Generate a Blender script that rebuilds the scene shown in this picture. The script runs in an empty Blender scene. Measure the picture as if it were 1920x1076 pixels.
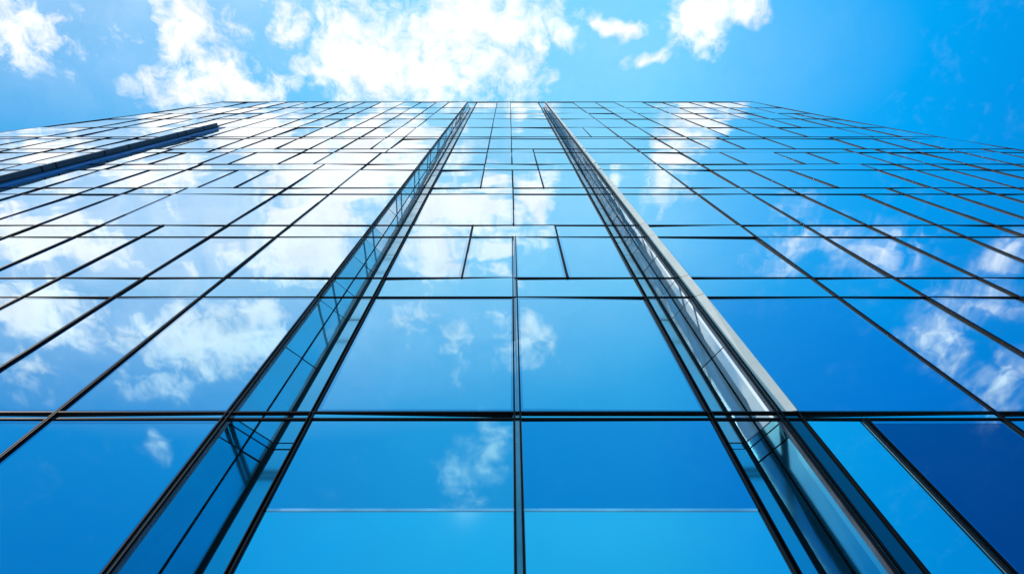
import bpy, math, random
from mathutils import Vector
random.seed(7)
sc = bpy.context.scene
C = sc.collection

# ------------------------------------------------------------------ view geometry
F = 1000.0                      # focal length in units of the 1920-wide frame
VX, VY = 955.0, 93.0            # where the verticals meet
P = math.atan(F / (538.0 - VY)) # pitch of the camera above the horizon
SP, CP = math.sin(P), math.cos(P)
D = 4.5                         # facade stands 4.5 m in front of the camera
CAMZ = 1.6
K = D / SP

def hz(q):                      # q = 1/t  ->  world height
    return CAMZ + D * (F * q / SP ** 2 - CP / SP)
def qy(y):
    return 1.0 / (y - VY)

def project(p):                 # world -> 1920 frame
    x, y, z = p[0], p[1], p[2] - CAMZ
    zz = y * CP + z * SP
    if zz < 0.1: return None
    return (VX + F * x / zz, 538 + F * (y * SP - z * CP) / zz)

# ------------------------------------------------------------------ helpers
class MB:
    def __init__(s): s.v = []; s.f = []
    def hexa(s, a):             # 8 corners: 0-3 front loop, 4-7 back loop
        n = len(s.v); s.v += [tuple(p) for p in a]
        for q in ((0,1,2,3),(7,6,5,4),(0,4,5,1),(1,5,6,2),(2,6,7,3),(3,7,4,0)):
            s.f.append(tuple(n + i for i in q))
    def box(s, x0, x1, y0, y1, z0, z1):
        s.hexa([(x0,y0,z0),(x1,y0,z0),(x1,y0,z1),(x0,y0,z1),(x0,y1,z0),(x1,y1,z0),(x1,y1,z1),(x0,y1,z1)])
    def bar(s, p0, p1, side, out, w, h):   # prism between two points, cross-section w along side, h along out
        p0, p1, side, out = Vector(p0), Vector(p1), Vector(side).normalized(), Vector(out).normalized()
        a = side * (w / 2)
        lo = [p0 - a + out*h, p0 + a + out*h, p1 + a + out*h, p1 - a + out*h]
        hi = [p0 - a, p0 + a, p1 + a, p1 - a]
        s.hexa(lo + hi)
    def build(s, name, mats, parent=None, bevel=0):
        me = bpy.data.meshes.new(name); me.from_pydata(s.v, [], s.f); me.update()
        o = bpy.data.objects.new(name, me); C.objects.link(o)
        for m in (mats if isinstance(mats, (list, tuple)) else [mats]): me.materials.append(m)
        if parent: o.parent = parent
        if bevel:
            b = o.modifiers.new('b', 'BEVEL'); b.width = bevel; b.segments = 2; b.limit_method = 'ANGLE'
        return o

# ------------------------------------------------------------------ materials
def mat(name):
    m = bpy.data.materials.new(name); m.use_nodes = True
    return m, m.node_tree.nodes, m.node_tree.links, m.node_tree.nodes['Principled BSDF']

def glass(name, col, rough=0.0, amp=0.0016, scale=0.55, metal=1.0, dirt_and_light=0.03, white=1.0, film=(.14, .34, .50), dmin=0.0):
    """coated solar-control glass: a coloured mirror, whiter at grazing angles, slightly wavy"""
    m, N, L, b = mat(name)
    b.inputs['Metallic'].default_value = metal
    b.inputs['Roughness'].default_value = rough
    b.inputs['Specular Tint'].default_value = (1, 1, 1, 1)
    tc = N.new('ShaderNodeTexCoord'); g = N.new('ShaderNodeNewGeometry')
    # each pane has its own slight batch difference
    att = N.new('ShaderNodeMath'); att.operation = 'MULTIPLY_ADD'
    L.new(g.outputs['Random Per Island'], att.inputs[0]); att.inputs[1].default_value = 0.16; att.inputs[2].default_value = 0.92
    mx = N.new('ShaderNodeVectorMath'); mx.operation = 'SCALE'
    lw = N.new('ShaderNodeLayerWeight'); lw.inputs['Blend'].default_value = .5
    cr = N.new('ShaderNodeValToRGB'); e = cr.color_ramp.elements
    def lift(k): return (*[c + (w_ - c) * k for c, w_ in zip(col, (.97, .99, 1.0))], 1)
    e[0].position = .20; e[0].color = lift(0); e[1].position = .92; e[1].color = lift(.97)
    for ps, k in ((.38, .10), (.56, .40), (.70, .70)):
        x = e.new(ps); x.color = lift(k * white)
    L.new(lw.outputs['Facing'], cr.inputs[0])
    L.new(cr.outputs[0], mx.inputs[0]); L.new(att.outputs[0], mx.inputs['Scale'])
    L.new(mx.outputs[0], b.inputs['Base Color'])
    n1 = N.new('ShaderNodeTexNoise'); n1.inputs['Scale'].default_value = scale; n1.inputs['Detail'].default_value = 1.0
    L.new(tc.outputs['Object'], n1.inputs['Vector'])
    bp = N.new('ShaderNodeBump'); bp.inputs['Strength'].default_value = 1.0; bp.inputs['Distance'].default_value = amp * 6
    L.new(n1.outputs['Fac'], bp.inputs['Height']); L.new(bp.outputs[0], b.inputs['Normal'])
    # faint film of dust: a little diffuse, uneven
    n2 = N.new('ShaderNodeTexNoise'); n2.inputs['Scale'].default_value = 1.3; n2.inputs['Detail'].default_value = 6
    L.new(tc.outputs['Object'], n2.inputs['Vector'])
    mr = N.new('ShaderNodeMapRange'); mr.inputs[1].default_value = .35; mr.inputs[2].default_value = .75
    mr.inputs[3].default_value = dmin; mr.inputs[4].default_value = dirt_and_light
    L.new(n2.outputs['Fac'], mr.inputs[0])
    df = N.new('ShaderNodeBsdfDiffuse'); df.inputs['Color'].default_value = (*film, 1)
    ms = N.new('ShaderNodeMixShader'); L.new(mr.outputs[0], ms.inputs[0]); L.new(b.outputs[0], ms.inputs[1]); L.new(df.outputs[0], ms.inputs[2])
    L.new(ms.outputs[0], N['Material Output'].inputs['Surface'])
    return m

def metal(name, col, rough, met=0.6, var=0.15, spec=.5):
    m, N, L, b = mat(name)
    b.inputs['Specular IOR Level'].default_value = spec
    b.inputs['Metallic'].default_value = met
    tc = N.new('ShaderNodeTexCoord')
    n = N.new('ShaderNodeTexNoise'); n.inputs['Scale'].default_value = 2.5; n.inputs['Detail'].default_value = 5
    L.new(tc.outputs['Object'], n.inputs['Vector'])
    r = N.new('ShaderNodeMapRange'); r.inputs[3].default_value = rough - .08; r.inputs[4].default_value = rough + .12
    L.new(n.outputs['Fac'], r.inputs[0]); L.new(r.outputs[0], b.inputs['Roughness'])
    cr = N.new('ShaderNodeValToRGB'); e = cr.color_ramp.elements
    e[0].position = .3; e[1].position = .7
    e[0].color = (*[c*(1-var) for c in col], 1); e[1].color = (*[min(1, c*(1+var)) for c in col], 1)
    L.new(n.outputs['Fac'], cr.inputs[0]); L.new(cr.outputs[0], b.inputs['Base Color'])
    return m

G_MAIN = glass('blue_mirror_glass', (.19, .56, .77), rough=.028)
G_FRIT = glass('frit_glass', (.06, .36, .60), white=.8)
G_BACK = glass('frosted_glass', (.12, .52, .68), rough=.16, white=.7, dirt_and_light=.1)
G_BACKR = glass('lit_frosted_glass', (.45, .66, .72), rough=.16, white=.7, dirt_and_light=.5, film=(.7, .78, .82), dmin=.3)  # back-wall copy for upper rows, with brightness painted into its colour
G_MIDR = glass('deep_blue_mirror_glass', (.04, .43, .72), rough=.028, white=.6)
G_SPAN = glass('spandrel_glass', (.16, .62, .78), rough=.02)
G_REC = glass('shaded_teal_glass', (.14, .55, .68), rough=.09, amp=.0018, dirt_and_light=.34, white=.8, film=(.015, .20, .30), dmin=.16)  # recess glass for the lower rows, shade put into its colour
G_RECL = glass('lit_teal_glass', (.34, .78, .86), rough=.05, amp=.0018, dirt_and_light=.6, white=.9, film=(.24, .68, .86), dmin=.36)  # same recess glass higher up, lighter tone painted in
G_RECU = glass('sky_lit_teal_glass', (.62, .86, .94), rough=.04, amp=.002, dirt_and_light=.5, white=.9, film=(.62, .82, .92), dmin=.3)  # same recess glass on the top rows, painted paler as if sky-lit
G_RECR = glass('cloud_lit_glass', (.62, .82, .88), rough=.05, amp=.0018, dirt_and_light=.72, film=(.76, .83, .86), dmin=.5)  # right recess copy: reflection of bright clouds painted in as pale colour
G_CYAN = glass('bright_cyan_glass', (.20, .90, .95), white=.3)
G_NAVY = glass('navy_glass', (.06, .18, .36), white=.15)
G_DARK = glass('smoked_glass', (.05, .14, .18), white=.2)
G_FILM = glass('light_blue_film_glass', (.34, .84, 1.0), rough=.08, dirt_and_light=.08)
M_BLK = metal('black_anodised', (.002, .0024, .004), .5, .0, spec=.12)
M_GAS = metal('black_gasket', (.003, .003, .005), .6, 0, spec=.2)
M_CHN = metal('steel_channel', (.30, .36, .42), .28, .9)
M_GREY = metal('grey_metal', (.42, .40, .37), .45, .2)
M_BEIGE = metal('pale_beige_metal', (.84, .78, .67), .5, .0, .06)
M_ROOF = metal('roof_felt', (.12, .12, .12), .9, 0)
M_BAR = metal('pale_blue_bar', (.55, .75, .92), .3, .8)

# ------------------------------------------------------------------ levels of the facade
ys = [788, 777, 559, 523, 446, 424, 365.4, 353.6, 320, 309, 287, 280.4, 261.3, 257.8, 240, 224, 213.5, 203, 192.3]
qs = [None, .00070, .00072 + .00002] + [qy(y) for y in ys]
Z = [0.0, hz(.00068), hz(.00086)] + [hz(qy(y)) for y in ys]     # strips 0..20 lie between consecutive Z
ZT = Z[-1]
NS = len(Z) - 1                                                # 21
SPAN = {1, 3, 5, 7, 9, 11, 13, 15}
def q_of(z): return ((z - CAMZ) / D + CP / SP) * SP ** 2 / F

def edge_l(z):
    q = q_of(z); pts = [(.0, -6.6), (.0055, -6.3), (.00637, -6.1), (.0072, -5.88), (.0082, -5.62), (.00905, -5.5), (.0101, -5.43)]
    return interp(pts, q) * K
def edge_r(z):
    q = q_of(z); pts = [(.0, 5.5), (.00524, 5.05), (.0061, 4.86), (.0077, 4.70), (.0101, 4.60)]
    return interp(pts, q) * K
def interp(p, q):
    if q <= p[0][0]: return p[0][1]
    for (a, b), (c, d) in zip(p, p[1:]):
        if q <= c: return b + (d - b) * (q - a) / (c - a)
    return p[-1][1]

# vertical lines: (X low end, X high end, first strip, last strip, kind)
V = [(-.765, -.79, 0, 20, 'A'), (.742, .667, 0, 20, 'A'), (-.533, -.61, 0, 20, 'D'), (.548, .540, 0, 20, 'D'), (.797, .697, 0, 20, 'E'),
     (-1.24, -1.235, 0, 12, ''), (-1.197, -1.14, 13, 20, ''), (-1.39, -1.37, 14, 20, ''),
     (-1.585, -1.60, 0, 11, ''), (-1.70, -1.66, 12, 20, ''),
     (-1.955, -1.957, 0, 7, ''), (-1.98, -1.98, 10, 10, ''), (-2.01, -1.97, 12, 20, ''),
     (-2.30, -2.31, 0, 9, ''), (-2.245, -2.235, 10, 10, ''), (-2.345, -2.41, 14, 20, ''), (-2.44, -2.44, 12, 12, ''),
     (-2.67, -2.67, 0, 11, ''), (-2.70, -2.71, 12, 20, ''),
     (-3.01, -2.97, 0, 10, ''), (-2.93, -3.02, 13, 20, ''), (-3.13, -3.12, 12, 12, ''),
     (-3.375, -3.36, 0, 13, ''), (-3.43, -3.40, 14, 20, ''),
     (-3.83, -3.72, 0, 16, 'F'), (-3.80, -3.80, 17, 20, ''),
     (-4.22, -4.18, 0, 20, ''), (-4.60, -4.52, 0, 15, ''), (-4.50, -4.50, 17, 20, ''), (-5.00, -4.92, 0, 20, ''), (-5.45, -5.22, 0, 18, ''), (-5.85, -5.8, 0, 13, ''),
     (.020, .025, 0, 6, 'M'), (.025, .025, 8, 10, ''), (.023, .021, 12, 20, ''),
     (-.207, -.207, 6, 7, ''), (-.208, -.23, 10, 20, ''), (.255, .257, 6, 7, ''), (.248, .235, 10, 13, ''),
     (.955, .955, 0, 2, 'A'),
     (1.34, 1.19, 0, 20, ''), (.935, .93, 16, 16, ''),
     (1.685, 1.61, 0, 20, ''),
     (2.085, 1.98, 0, 10, ''), (2.06, 2.03, 12, 12, ''), (2.01, 1.97, 14, 20, ''),
     (2.42, 2.42, 0, 8, ''), (2.37, 2.31, 10, 10, ''), (2.36, 2.35, 14, 15, ''),
     (2.83, 2.71, 0, 9, ''), (2.57, 2.54, 12, 12, ''), (2.865, 2.86, 12, 12, ''), (2.86, 2.87, 14, 20, ''), (2.5, 2.5, 16, 20, ''),
     (3.03, 3.04, 0, 11, ''), (3.36, 3.34, 0, 13, ''), (3.40, 3.38, 16, 20, ''),
     (3.65, 3.64, 0, 13, ''), (3.57, 3.62, 14, 15, ''), (3.72, 3.74, 17, 20, ''),
     (3.99, 3.97, 0, 13, ''), (4.00, 4.05, 14, 14, ''), (4.14, 4.16, 16, 20, ''),
     (4.36, 4.37, 0, 14, ''), (4.47, 4.42, 16, 18, ''), (4.76, 4.72, 0, 13, '')]
def vx(v, z):
    z0, z1 = Z[v[2]], Z[v[3] + 1]
    if v[2] == 0: z0 = Z[2]
    t = (z - z0) / (z1 - z0)
    return (v[0] + (v[1] - v[0]) * t) * K

# ------------------------------------------------------------------ the building
bld = bpy.data.objects.new('glass_office_tower', None); C.objects.link(bld)
bld.location = (0, 0, 0)
bld['label'] = 'tall office tower of blue mirror glass with black mullions seen from its foot'
bld['category'] = 'building'

def body():
    """solid core behind the glass: left, centre and right blocks, cut by the two recesses"""
    yb = D + .06; yr = D + 1.75; ye = D + 26
    def block(l, r, y0, y1, zs):
        m = MB()
        n = len(zs)
        for z in zs:
            m.v += [(l(z), y0, z), (r(z), y0, z), (r(z), y1, z), (l(z), y1, z)]
        for i in range(n - 1):
            a, b = 4*i, 4*i + 4
            for j in range(4):
                k = (j + 1) % 4
                m.f.append((a + j, a + k, b + k, b + j))
        m.f.append((3, 2, 1, 0)); m.f.append(tuple(4*(n-1) + j for j in range(4)))
        return m
    AL, AR, DL, DR = V[0], V[1], V[2], V[3]
    ins = .05
    zs = Z
    block(lambda z: edge_l(z) + .02, lambda z: vx(AL, z) - ins - .45, yb, yr, zs).build('wall', G_DARK, bld)
    block(lambda z: vx(AR, z) + ins + .45, lambda z: edge_r(z) - .02, yb, yr, zs).build('wall', G_DARK, bld)
    block(lambda z: vx(DL, z) + ins, lambda z: vx(DR, z) - ins, yb, yr, zs).build('wall', G_RECR, bld)  # pale so its sides brighten what the recess glass mirrors
    block(lambda z: edge_l(z) + .02, lambda z: edge_r(z) - .02, yr + .003, ye, zs).build('wall', G_DARK, bld)
    r = MB()
    r.box(edge_l(ZT) + .1, edge_r(ZT) - .1, D + 1.9, ye - .1, ZT + .003, ZT + .12)
    r.build('roof', M_ROOF, bld)
body()

panes = {'window': [], 'spandrel_panel': [], 'side_window': []}
def area(quad):
    """share of the frame a pane covers, by sampling"""
    n = 0; N_ = 6
    pr = [project(p) for p in quad]
    if any(p is None for p in pr): return 0
    a = 0
    for i in range(4):
        x0, y0 = pr[i]; x1, y1 = pr[(i+1) % 4]; a += x0*y1 - x1*y0
    a = abs(a) / 2
    for i in range(N_):
        for j in range(N_):
            s, t = (i + .5)/N_, (j + .5)/N_
            x = (1-t)*((1-s)*pr[0][0] + s*pr[1][0]) + t*((1-s)*pr[3][0] + s*pr[2][0])
            y = (1-t)*((1-s)*pr[0][1] + s*pr[1][1]) + t*((1-s)*pr[3][1] + s*pr[2][1])
            if 0 <= x <= 1920 and 0 <= y <= 1076: n += 1
    return a * n / N_**2
def pane(kind, quad, mtl, nrm=(0, -1, 0), tilt=.0035, th=.024, label=None):
    """a sheet of glass 24 mm thick, never perfectly in plane with its neighbours; its quad is bl, br, tr, tl"""
    n = Vector(nrm).normalized()
    q = [Vector(p) for p in quad]
    w = (q[1] - q[0]).length; h = (q[3] - q[0]).length
    a, b = random.gauss(0, tilt) * w / 2, random.gauss(0, tilt * .55) * h / 2
    a = max(-.015, min(.015, a)); b = max(-.015, min(.015, b))
    off = [(-a - b), (a - b), (a + b), (-a + b)]
    f = [p + n * (.016 + o) for p, o in zip(q, off)]
    k = [p - n * th for p in f]
    panes[kind].append((area(quad), f + k, mtl, label))

G = .012
recess_zone = {}
for s in range(NS):
    z0, z1 = Z[s], Z[s+1]; zm = (z0 + z1)/2
    act = sorted([v for v in V if v[2] <= s <= v[3]], key=lambda v: vx(v, zm))
    lines = [lambda z: edge_l(z)] + [(lambda z, v=v: vx(v, z)) for v in act] + [lambda z: edge_r(z)]
    kinds = ['L'] + [v for v in act] + ['R']
    for i in range(len(lines) - 1):
        l, r = lines[i], lines[i+1]
        a, b = kinds[i], kinds[i+1]
        if (a == V[0] and b == V[2]) or (a == V[3] and b == V[1]): continue     # the open recesses
        xl0, xr0, xl1, xr1 = l(z0), r(z0), l(z1), r(z1)
        if xr0 - xl0 < .15 or xr1 - xl1 < .15:
            if xr0 - xl0 < .02: continue
        xm = (xl0 + xr0)/2 / K
        kind = 'spandrel_panel' if s in SPAN else 'window'
        m = G_SPAN if s in SPAN else G_MAIN
        lab = None
        if s not in SPAN and .75 < xm < 1.4 and s in (4,): m = G_MIDR
        if s in (0, 1, 2, 3):
            if V[1] == a: m = G_DARK; lab = 'narrow smoked glass strip'
            elif V[4] == a: m = G_CYAN; lab = 'narrow bright cyan pane'
            elif a[4] == 'A' and a[0] > .9 if isinstance(a, tuple) else False: m = G_NAVY; lab = 'dark navy pane'
        elif a == V[1]: m = M_BEIGE; lab = 'pale beige metal strip'
        quad = [(xl0 + G, D, z0 + G), (xr0 - G, D, z0 + G), (xr1 - G, D, z1 - G), (xl1 + G, D, z1 - G)]
        if lab == 'pale beige metal strip':
            panes.setdefault('metal_strip', []).append((area(quad), None, m, lab))
            f = [Vector(p) + Vector((0, o, 0)) for p, o in zip(quad, (-.018, -.065 if s == 4 else -.10, -.10 if s < 10 else -.07, -.018))]; k = [Vector(p) + Vector((0, .02, 0)) for p in quad]
            panes['metal_strip'][-1] = (area(quad), f + k, m, None); continue
        if s == 2 and -.6 < xm < .6:      # the two large lower panes are divided low down by a pale bar
            zb = hz(qy(958)); t = (zb - z0)/(z1 - z0)
            xa, xb = xl0 + (xl1 - xl0)*t, xr0 + (xr1 - xr0)*t
            up = [(xa + G, D, zb + .021), (xb - G, D, zb + .021), quad[2], quad[3]]
            lo = [quad[0], quad[1], (xb - G, D, zb - .021), (xa + G, D, zb - .021)]
            pane('window', up, G_MAIN if xm < 0 else G_MIDR, tilt=.001); pane('window', lo, G_FILM, tilt=.001, label='lower pane with a pale film')
            mb = MB(); mb.box(xa + .05, xb - .05, D - .022, D + .0, zb - .019, zb + .019)
            mb.build('glazing_bar', M_BAR, bld)
            continue
        if s in (6, 7) and -.3 < xm < .3: m = G_SPAN; quad = [(p[0], p[1] - .004, p[2]) for p in quad]
        pane(kind, quad, m, tilt=.009 if s in (6, 7) and -.3 < xm < .3 else .0012 if s <= 2 else (.0065 if s < 8 else .008), label=lab)

# ---- recesses: splayed side wall, post, back wall
REC_D = .5
def recess(sign, VA, VD, c0, c1, mtl):
    def xa(z): return vx(VA, z)
    def xd(z): return vx(VD, z)
    def xc(z):
        t = (z - Z[2]) / (ZT - Z[2])
        return sign * (c0 + (c1 - c0) * t) * (D + REC_D) / SP
    def wall(z, u): return Vector((xa(z) + (xc(z) - xa(z)) * u, D + .03 + (REC_D - .03) * u, z))
    def backp(z, u): return Vector((xc(z) + (xd(z) + (-sign) * .25 - xc(z)) * u, D + REC_D, z))
    UB = .52
    wn = Vector((-sign, -.15, 0)).normalized()
    for s in range(NS):
        z0, z1 = Z[s], Z[s+1]
        cuts = [z0, z1]
        if s == 4: cuts = [z0, hz(qy(646)), z1]
        elif s == 2: cuts = [z0, hz(qy(813)), z1]
        elif s not in SPAN and s < 10 and s > 4: cuts = [z0, z0 + (z1 - z0)*.55, z1]
        for a, b in zip(cuts, cuts[1:]):
            for u0, u1 in ((.03, UB - .01), (UB + .01, .98)):
                q = [wall(a + G, u0), wall(a + G, u1), wall(b - G, u1), wall(b - G, u0)]
                if sign > 0: q = [q[1], q[0], q[3], q[2]]
                pane('side_window', q, G_REC if s < 4 else (mtl if s < 7 else G_RECU), nrm=wn, tilt=.004)  # painted shade on low rows, painted reflected sky above
            bz = b
            m = MB(); m.bar(wall(bz, .02), wall(bz, .99), (0, 0, 1), wn, .022, .02)
            if bz < ZT - .1 and b != z1: m.build('side_transom', M_BLK, bld)
        q = [backp(z0 + G, .04), backp(z0 + G, 1), backp(z1 - G, 1), backp(z1 - G, .04)]
        if sign > 0: q = [q[1], q[0], q[3], q[2]]
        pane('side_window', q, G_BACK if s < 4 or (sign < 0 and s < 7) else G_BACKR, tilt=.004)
    for u, w, d in ((UB, .03, .025), (.985, .07, .05)):
        m = MB()
        for s in range(NS):
            m.bar(wall(Z[s], u), wall(Z[s+1], u), (0, 1, 0), wn, w, d)
        m.build('mullion' if u < .9 else 'corner_post', M_BLK, bld)
    # thin second line beside the corner post on the back wall
    m = MB()
    for s in range(NS): m.bar(backp(Z[s], .45), backp(Z[s+1], .45), (1, 0, 0), (0, -1, 0), .03, .05)
    m.build('mullion', M_BLK, bld)
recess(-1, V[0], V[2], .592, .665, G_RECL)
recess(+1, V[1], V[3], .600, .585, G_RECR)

# ---- mullions
for v in V:
    z0, z1 = Z[v[2]], Z[v[3] + 1]
    big = v[4] in ('A', 'D', 'M')
    low = v[2] == 0 and v[4] == ''
    vent = v[4] == '' and abs(v[0]) < .3
    n = max(1, int((z1 - z0)/3))
    pts = [(max(min(vx(v, z0 + (z1 - z0)*i/n), 1e9), -1e9), z0 + (z1 - z0)*i/n) for i in range(n + 1)]
    # stop a line where it runs out of the facade
    pts = [(x, z) for x, z in pts if edge_l(z) + .1 < x < edge_r(z) - .1]
    if len(pts) < 2: continue
    base, cap, chan = MB(), MB(), MB()
    for (xa, za), (xb, zb) in zip(pts, pts[1:]):
        w = .070 if v[4] == 'M' else .054 if v[4] == 'A' else (.040 if v[4] == 'D' else .036 if vent else .022)
        p0, p1 = (xa, D - .012, za), (xb, D - .012, zb)
        base.bar((xa, D + .05, za), (xb, D + .05, zb), (1, 0, 0), (0, -1, 0), w * (1.7 if big or low or vent else 1.35), .070)
        if v[4] == 'F': continue
        # cap: two thin flanges with a slot between them
        if big:
            for sx in (-1, 1):
                cap.bar((xa + sx*w*.58, D - .022, za), (xb + sx*w*.58, D - .022, zb), (1, 0, 0), (0, -1, 0), w*.34, .030)
        elif low and zb <= Z[9]:
            for sx in (-1, 1):
                cap.bar((xa + sx*.0155, D - .022, za), (xb + sx*.0155, D - .022, zb), (1, 0, 0), (0, -1, 0), .013, .028)
            chan.bar((xa, D - .020, za), (xb, D - .020, zb), (1, 0, 0), (0, -1, 0), .016, .010)
        else:
            cap.bar((xa, D - .022, za), (xb, D - .020, zb), (1, 0, 0), (0, -1, 0), w, .026)
    o = base.build('mullion', M_CHN if v[4] in ('A', 'M') else M_BLK, bld)
    if cap.v: cap.build('cap', M_BLK, o)
    if chan.v: chan.build('bright_channel', M_GREY, o)

# ---- transoms: full-width rails on both edges of each band
for i in range(1, NS):
    z = Z[i]
    m = MB()
    thick = .028 if i in (3, 4) else .020
    pr = .006 + (.012 if i == 4 else 0)
    m.box(edge_l(z) + .02, edge_r(z) - .02, D - .030 - pr, D - .0215, z - thick/2, z + thick/2)
    m2 = MB(); m2.box(edge_l(z) + .02, edge_r(z) - .02, D - .021, D + .003, z - thick*.7, z + thick*.7)
    o = m2.build('transom', M_GAS, bld); m.build('cap', M_BLK, o)
# coping on the roof edge
m = MB(); m.box(edge_l(ZT) - .03, edge_r(ZT) + .03, D - .05, D + .05, ZT + .02, ZT + .14); m.build('coping', M_BLK, bld)
# corner trims down both edges of the front
for e, sg in ((edge_l, -1), (edge_r, 1)):
    m = MB()
    for s in range(NS):
        for k in range(2):
            za, zb = Z[s] + (Z[s+1]-Z[s])*k/2, Z[s] + (Z[s+1]-Z[s])*(k+1)/2
            m.bar((e(za) + sg*.03, D + .05, za), (e(zb) + sg*.03, D + .05, zb), (1, 0, 0), (0, -1, 0), .07, .09)
    m.build('corner_trim', M_BLK, bld)

# ---- the projecting fin on the left
vf = [v for v in V if v[4] == 'F'][0]
zf0, zf1 = .0, Z[17]
fin = MB()
N_ = 14
fin.bar((vx(vf, zf0), D - .03, zf0), (vx(vf, zf1), D - .03, zf1), (1, 0, 0), (0, -1, 0), .09, .27)
fo = fin.build('fin', metal('dark_grey_metal', (.10, .10, .105), .42, .2), bld, bevel=.006)
bk = MB(); bk.bar((vx(vf, zf0) + .02, D - .02, zf0), (vx(vf, zf1) + .02, D - .02, zf1), (1, 0, 0), (0, -1, 0), .20, .05)
bk.build('base_channel', M_GAS, fo)
bp_ = MB(); bp_.bar((vx(vf, zf0) + .36, D - .02, zf0), (vx(vf, zf1) + .30, D - .02, zf1), (1, 0, 0), (0, -1, 0), .46, .035)  # flat blue strip added as the painted reflection beside the fin
bp_.build('reflection_panel', metal('cobalt_reflection', (.008, .17, .45), .35, 0), fo)
for y in (334 - 5, 322, 298, 286, 262, 258, 249):
    zj = None
    z = hz(1/((y - VY) * .985))
    m = MB(); x = vx(vf, z)
    m.box(x - .050, x + .050, D - .305, D - .08, z - .03, z + .03)
    m.build('joint', M_GAS, fo)

# ---- turn the collected panes into objects: the hundred largest each their own, the rest one part
for kind, lst in panes.items():
    lst.sort(key=lambda t: -t[0])
    for i, (a, hx, m, lab) in enumerate(lst[:100]):
        mb = MB(); mb.hexa(hx); o = mb.build(kind, m, bld)
        if kind == 'window' and i < 70 and (hx[1] - hx[0]).length > .9 and m is not G_FILM and not (-3 < hx[0].x < 3 and lab is None and hx[0].z > 4 and hx[3].z < Z[3]):       # printed border round the edge of the sealed unit
            q = hx[:4]; fb = MB(); out_ = Vector((0, -.003, 0)); c_ = sum(q, Vector()) / 4; bw = .072
            def inset(i_):
                a_, b_ = q[(i_ - 1) % 4] - q[i_], q[(i_ + 1) % 4] - q[i_]
                return q[i_] + a_.normalized() * bw + b_.normalized() * bw
            inn = [inset(i_) for i_ in range(4)]
            for i_ in range(4):
                j_ = (i_ + 1) % 4
                fb.hexa([q[i_] + out_, q[j_] + out_, inn[j_] + out_, inn[i_] + out_] + [p + Vector((0, .0005, 0)) for p in (q[i_], q[j_], inn[j_], inn[i_])])
            fb.build('edge_border', G_FRIT, o)
        if lab: o['label'] = lab
    rest = lst[100:]
    if rest:
        mats = []; mb = MB(); idx = []
        for a, hx, m, lab in rest:
            if m not in mats: mats.append(m)
            mb.hexa(hx); idx += [mats.index(m)] * 6
        o = mb.build(kind, mats, bld)
        o.data.polygons.foreach_set('material_index', idx)
        o['kind'] = 'stuff'

# ------------------------------------------------------------------ ground
g, N, L, b = mat('paving')
tc = N.new('ShaderNodeTexCoord'); br = N.new('ShaderNodeTexBrick')
br.inputs['Scale'].default_value = 1.0; br.inputs['Mortar Size'].default_value = .006
br.inputs['Brick Width'].default_value = .9; br.inputs['Row Height'].default_value = .45
br.inputs['Color1'].default_value = (.27, .26, .25, 1); br.inputs['Color2'].default_value = (.22, .22, .21, 1); br.inputs['Mortar'].default_value = (.08, .08, .08, 1)
L.new(tc.outputs['Object'], br.inputs['Vector']); L.new(br.outputs[0], b.inputs['Base Color']); b.inputs['Roughness'].default_value = .8
m = MB(); m.v = [(-3000, -3000, -.004), (3000, -3000, -.004), (3000, 3000, -.004), (-3000, 3000, -.004)]; m.f = [(0, 1, 2, 3)]
o = m.build('ground', g); o['kind'] = 'structure'

# ------------------------------------------------------------------ sky and clouds
w = bpy.data.worlds.new('World'); sc.world = w; w.use_nodes = True
N, L = w.node_tree.nodes, w.node_tree.links
for n in list(N): N.remove(n)
SUN_EL, SUN_AZ = math.radians(38), math.radians(-100)     # azimuth from +Y towards +X
sky = N.new('ShaderNodeTexSky'); sky.sky_type = 'NISHITA'; sky.sun_disc = False
sky.sun_elevation = SUN_EL; sky.sun_rotation = SUN_AZ
sky.air_density = 1.0; sky.dust_density = .6; sky.ozone_density = 2.2
def math_(op, a, b=None, c=None, clamp=False):
    n = N.new('ShaderNodeMath'); n.operation = op; n.use_clamp = clamp
    for i, q in enumerate((a, b, c)):
        if q is None: continue
        if isinstance(q, (int, float)): n.inputs[i].default_value = q
        else: L.new(q, n.inputs[i])
    return n.outputs[0]
def vmath(op, a, b=None, out=0):
    n = N.new('ShaderNodeVectorMath'); n.operation = op
    for i, q in enumerate((a, b)):
        if q is None: continue
        if isinstance(q, (tuple, list)): n.inputs[i].default_value = q
        else: L.new(q, n.inputs[i])
    return n.outputs[out]
tc = N.new('ShaderNodeTexCoord')
sep = N.new('ShaderNodeSeparateXYZ'); L.new(tc.outputs['Generated'], sep.inputs[0])
zc = math_('MAXIMUM', sep.outputs[2], .05)
comb = N.new('ShaderNodeCombineXYZ')
L.new(math_('DIVIDE', sep.outputs[0], zc), comb.inputs[0]); L.new(math_('DIVIDE', sep.outputs[1], zc), comb.inputs[1])
pp = comb.outputs[0]            # position on a flat cloud deck, in units of its height
# domain warp
def noise(vec, scale, detail, rough=.55, lac=2.0, dist=0.0, color=False):
    n = N.new('ShaderNodeTexNoise'); n.inputs['Scale'].default_value = scale; n.inputs['Detail'].default_value = detail
    n.inputs['Roughness'].default_value = rough; n.inputs['Lacunarity'].default_value = lac; n.inputs['Distortion'].default_value = dist
    L.new(vec, n.inputs['Vector']); return n.outputs[1 if color else 0]
wn = vmath('SUBTRACT', noise(pp, 9, 3, .6, color=True), (.5, .5, .5))
wp = vmath('ADD', pp, vmath('MULTIPLY', wn, (.16, .11, 0)))
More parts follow.
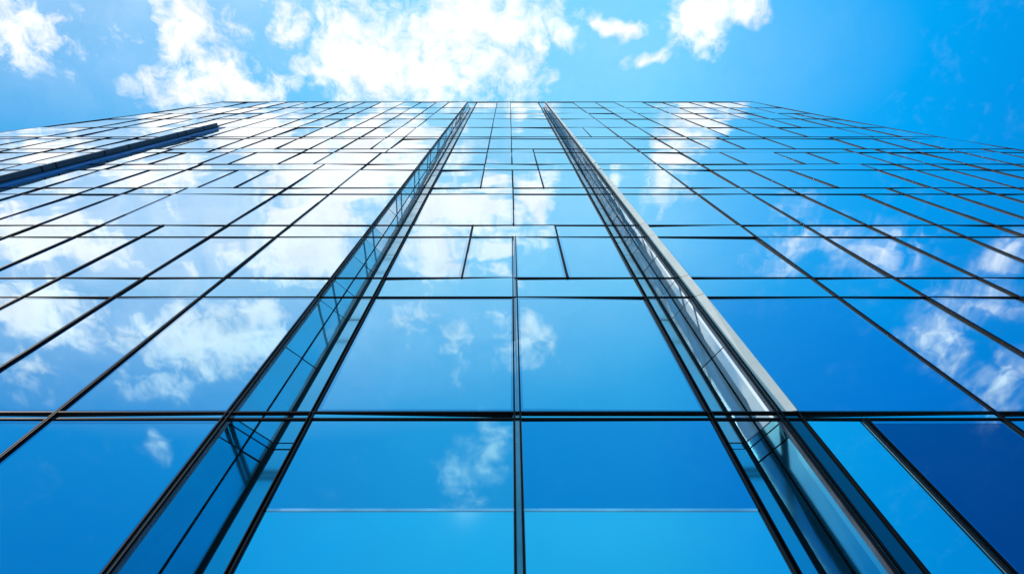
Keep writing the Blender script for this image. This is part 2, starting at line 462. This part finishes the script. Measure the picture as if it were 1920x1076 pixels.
# cloud masses, in deck coordinates; 'd' = seen directly above the roof, 'r' = behind the viewer, seen mirrored in the facade
def deck(x, y, refl):
    u, v = x - VX, y - 538
    dz = F*SP - v*CP; dy = F*CP + v*SP
    return (u/dz, (-dy if refl else dy)/dz)
B = [  # x, y, rx, ry, strength, reflected
 (45, 60, 100, 75, 1.0, 0), (150, 70, 70, 70, .56, 0), (240, 70, 60, 70, .5, 0), (450, 70, 90, 70, .56, 0), (570, 130, 60, 60, .62, 0), (1060, 60, 50, 60, .58, 0), (345, 55, 80, 75, 1.1, 0), (350, 165, 90, 50, .9, 0), (450, 165, 110, 50, 1.0, 0), (530, 35, 60, 60, .85, 0),
 (700, 100, 110, 90, 1.15, 0), (860, 50, 190, 70, 1.15, 0), (960, 130, 80, 70, .95, 0), (640, 170, 60, 50, .9, 0), (820, 150, 120, 60, .95, 0),
 (1310, 50, 62, 62, 1.1, 0), (1385, 18, 60, 35, .8, 0), (1170, 45, 55, 20, .8, 0), (1215, 112, 34, 18, .75, 0), (800, 100, 520, 160, .30, 0),
 (60, 440, 130, 60, 1.0, 1), (180, 470, 70, 40, .9, 1), (90, 590, 140, 70, .85, 1), (40, 690, 90, 60, .6, 1), (240, 640, 70, 60, .65, 1),
 (400, 640, 150, 75, .95, 1), (300, 720, 130, 55, .6, 1), (480, 590, 70, 55, .85, 1), (560, 480, 110, 60, 1.0, 1), (600, 400, 110, 60, 1.1, 1),
 (650, 330, 150, 60, 1.2, 1), (720, 270, 130, 40, 1.2, 1), (560, 260, 150, 45, 1.1, 1), (430, 225, 200, 28, 1.0, 1), (250, 330, 170, 40, .9, 1),
 (340, 400, 45, 60, .8, 1), (340, 490, 40, 30, .7, 1), (100, 300, 130, 45, .9, 1), (700, 225, 160, 18, .95, 1),
 (860, 395, 120, 45, 1.05, 1), (900, 340, 80, 30, .9, 1), (825, 480, 75, 55, .95, 1), (930, 450, 100, 28, .85, 1), (940, 500, 60, 40, .65, 1),
 (770, 600, 60, 60, .62, 1), (855, 640, 34, 75, .70, 1), (990, 640, 60, 70, .80, 1), (1010, 370, 40, 60, .85, 1), (870, 905, 38, 70, .62, 1), (925, 835, 26, 75, .60, 1), (940, 585, 70, 30, .6, 1),
 (1285, 212, 60, 20, 1.0, 1), (1265, 260, 55, 30, .95, 1), (1250, 335, 42, 65, .80, 1), (1150, 335, 28, 18, .8, 1), (1010, 212, 36, 14, .85, 1),
 (1510, 450, 90, 55, .66, 1), (1490, 390, 60, 30, .5, 1), (1650, 475, 110, 45, .52, 1), (1770, 620, 60, 85, .72, 1), (1885, 715, 75, 75, .60, 1), (1840, 560, 110, 30, .52, 1), (1890, 480, 60, 40, .5, 1),
 (290, 830, 20, 40, .50, 1), (350, 430, 640, 270, .78, 1), (330, 300, 700, 110, .30, 1)]
acc = None; veil = None
for (x, y, rx, ry, s, r) in B:
    cx, cy = deck(x, y, r); ax = deck(x + rx, y, r)[0] - cx; ay = abs(deck(x, y + ry/2, r)[1] - deck(x, y - ry/2, r)[1])
    big = rx > 300
    d = vmath('LENGTH', vmath('MULTIPLY', vmath('SUBTRACT', pp if big else wp, (cx, cy, 0)), (1/ax, 1/ay, 0)), None, 1)
    s *= 1.28 if r and s > .8 and x < 1100 else 1
    f = math_('MULTIPLY_ADD', d, -.62 * s, s * 1.12)          # cone falloff
    f = math_('MAXIMUM', f, 0)
    if big: veil = f if veil is None else math_('MAXIMUM', veil, f)
    else:
        if acc is None: acc = f
        else:
            n = N.new('ShaderNodeMath'); n.operation = 'SMOOTH_MAX'; n.inputs[2].default_value = .18
            L.new(acc, n.inputs[0]); L.new(f, n.inputs[1]); acc = n.outputs[0]
fine = noise(wp, 7.5, 8, .64, 2.1, .25)
fine2 = noise(pp, 30, 5, .62, 2.1, .6)
tex = math_('ADD', math_('MULTIPLY_ADD', fine, 2.0, -1.0), math_('MULTIPLY_ADD', fine2, 1.3, -.65))
dens = math_('ADD', acc, math_('MULTIPLY', tex, math_('MULTIPLY', acc, 1.7, clamp=True)))
mr = N.new('ShaderNodeMapRange'); mr.interpolation_type = 'SMOOTHSTEP'
mr.inputs[1].default_value = .15; mr.inputs[2].default_value = 1.12
L.new(dens, mr.inputs[0])
vl = math_('MULTIPLY', veil, math_('MULTIPLY_ADD', fine, .9, .25))
alpha = math_('MAXIMUM', mr.outputs[0], math_('MULTIPLY', vl, .9), clamp=True)
# keep clouds off the lowest sky
CLOUD = (5.2, 5.35, 5.55)
shade = noise(wp, 11, 6, .6)
sh = math_('MULTIPLY_ADD', shade, .60, .74)
cc = N.new('ShaderNodeVectorMath'); cc.operation = 'SCALE'; cc.inputs[0].default_value = CLOUD; L.new(sh, cc.inputs['Scale'])
nrm = vmath('NORMALIZE', tc.outputs['Generated'])
sp2 = N.new('ShaderNodeSeparateXYZ'); L.new(nrm, sp2.inputs[0])
cr = N.new('ShaderNodeValToRGB'); e = cr.color_ramp.elements      # azure, deepest away from the sun
pal = [(0, (.005, .26, .74)), (.2, (.03, .42, .88)), (.42, (.10, .59, .97)), (.62, (.14, .62, 1.0)), (.70, (.06, .50, 1.0)), (.79, (.0, .41, 1.0)), (.88, (.0, .29, .86)), (1, (.0, .14, .50))]
e[0].position, e[0].color = 0, (*pal[0][1], 1); e[1].position, e[1].color = 1, (*pal[-1][1], 1)
for ps, c in pal[1:-1]:
    x = e.new(ps); x.color = (*c, 1)
L.new(math_('MULTIPLY_ADD', sp2.outputs[0], .5, .5), cr.inputs[0])
low = N.new('ShaderNodeMapRange'); low.inputs[1].default_value = .5; low.inputs[2].default_value = .95; low.inputs[3].default_value = .70; low.inputs[4].default_value = 1.0
L.new(sp2.outputs[2], low.inputs[0])
lo = N.new('ShaderNodeMix'); lo.data_type = 'RGBA'; L.new(low.outputs[0], lo.inputs[0])
lo.inputs[6].default_value = (.4, 3.1, 3.2, 1); lo.inputs[7].default_value = (3.9, 5.0, 4.9, 1)
low.inputs[3].default_value = 0.0
class _o: pass
sc1 = _o(); sc1.outputs = [vmath('MULTIPLY', cr.outputs[0], lo.outputs[2])]
hs = N.new('ShaderNodeHueSaturation'); hs.inputs['Saturation'].default_value = 1.3; hs.inputs['Value'].default_value = .30; L.new(sky.outputs[0], hs.inputs['Color'])
tint = vmath('ADD', sc1.outputs[0], vmath('MULTIPLY', hs.outputs[0], (.04, .30, .45)))
mx = N.new('ShaderNodeMix'); mx.data_type = 'RGBA'; L.new(alpha, mx.inputs[0]); L.new(tint, mx.inputs[6]); L.new(cc.outputs[0], mx.inputs[7])
bg = N.new('ShaderNodeBackground'); bg.inputs['Strength'].default_value = .10; L.new(mx.outputs[2], bg.inputs['Color'])
out = N.new('ShaderNodeOutputWorld'); L.new(bg.outputs[0], out.inputs['Surface'])
w.cycles.sampling_method = 'MANUAL'; w.cycles.sample_map_resolution = 512

sun = bpy.data.lights.new('sun', 'SUN'); sun.energy = 2.0; sun.use_shadow = True; sun.angle = math.radians(.5); sun.color = (1, .95, .88)
so = bpy.data.objects.new('sun', sun); C.objects.link(so)
sd = Vector((math.sin(SUN_AZ)*math.cos(SUN_EL), math.cos(SUN_AZ)*math.cos(SUN_EL), math.sin(SUN_EL)))
so.rotation_euler = sd.to_track_quat('Z', 'Y').to_euler()

# ------------------------------------------------------------------ camera
cam = bpy.data.cameras.new('camera'); co = bpy.data.objects.new('camera', cam); C.objects.link(co)
cam.sensor_width = 36; cam.lens = F / 1920 * 36; cam.shift_x = 5 / 1920
cam.clip_start = .05; cam.clip_end = 10000
co.location = (0, 0, CAMZ); co.rotation_euler = (math.pi/2 + P, 0, 0)
sc.camera = co
sc.view_settings.view_transform = 'Standard'; sc.view_settings.look = 'None'
sc.view_settings.exposure = 1.0; sc.view_settings.gamma = 1
sc.cycles.max_bounces = 8; sc.cycles.glossy_bounces = 6
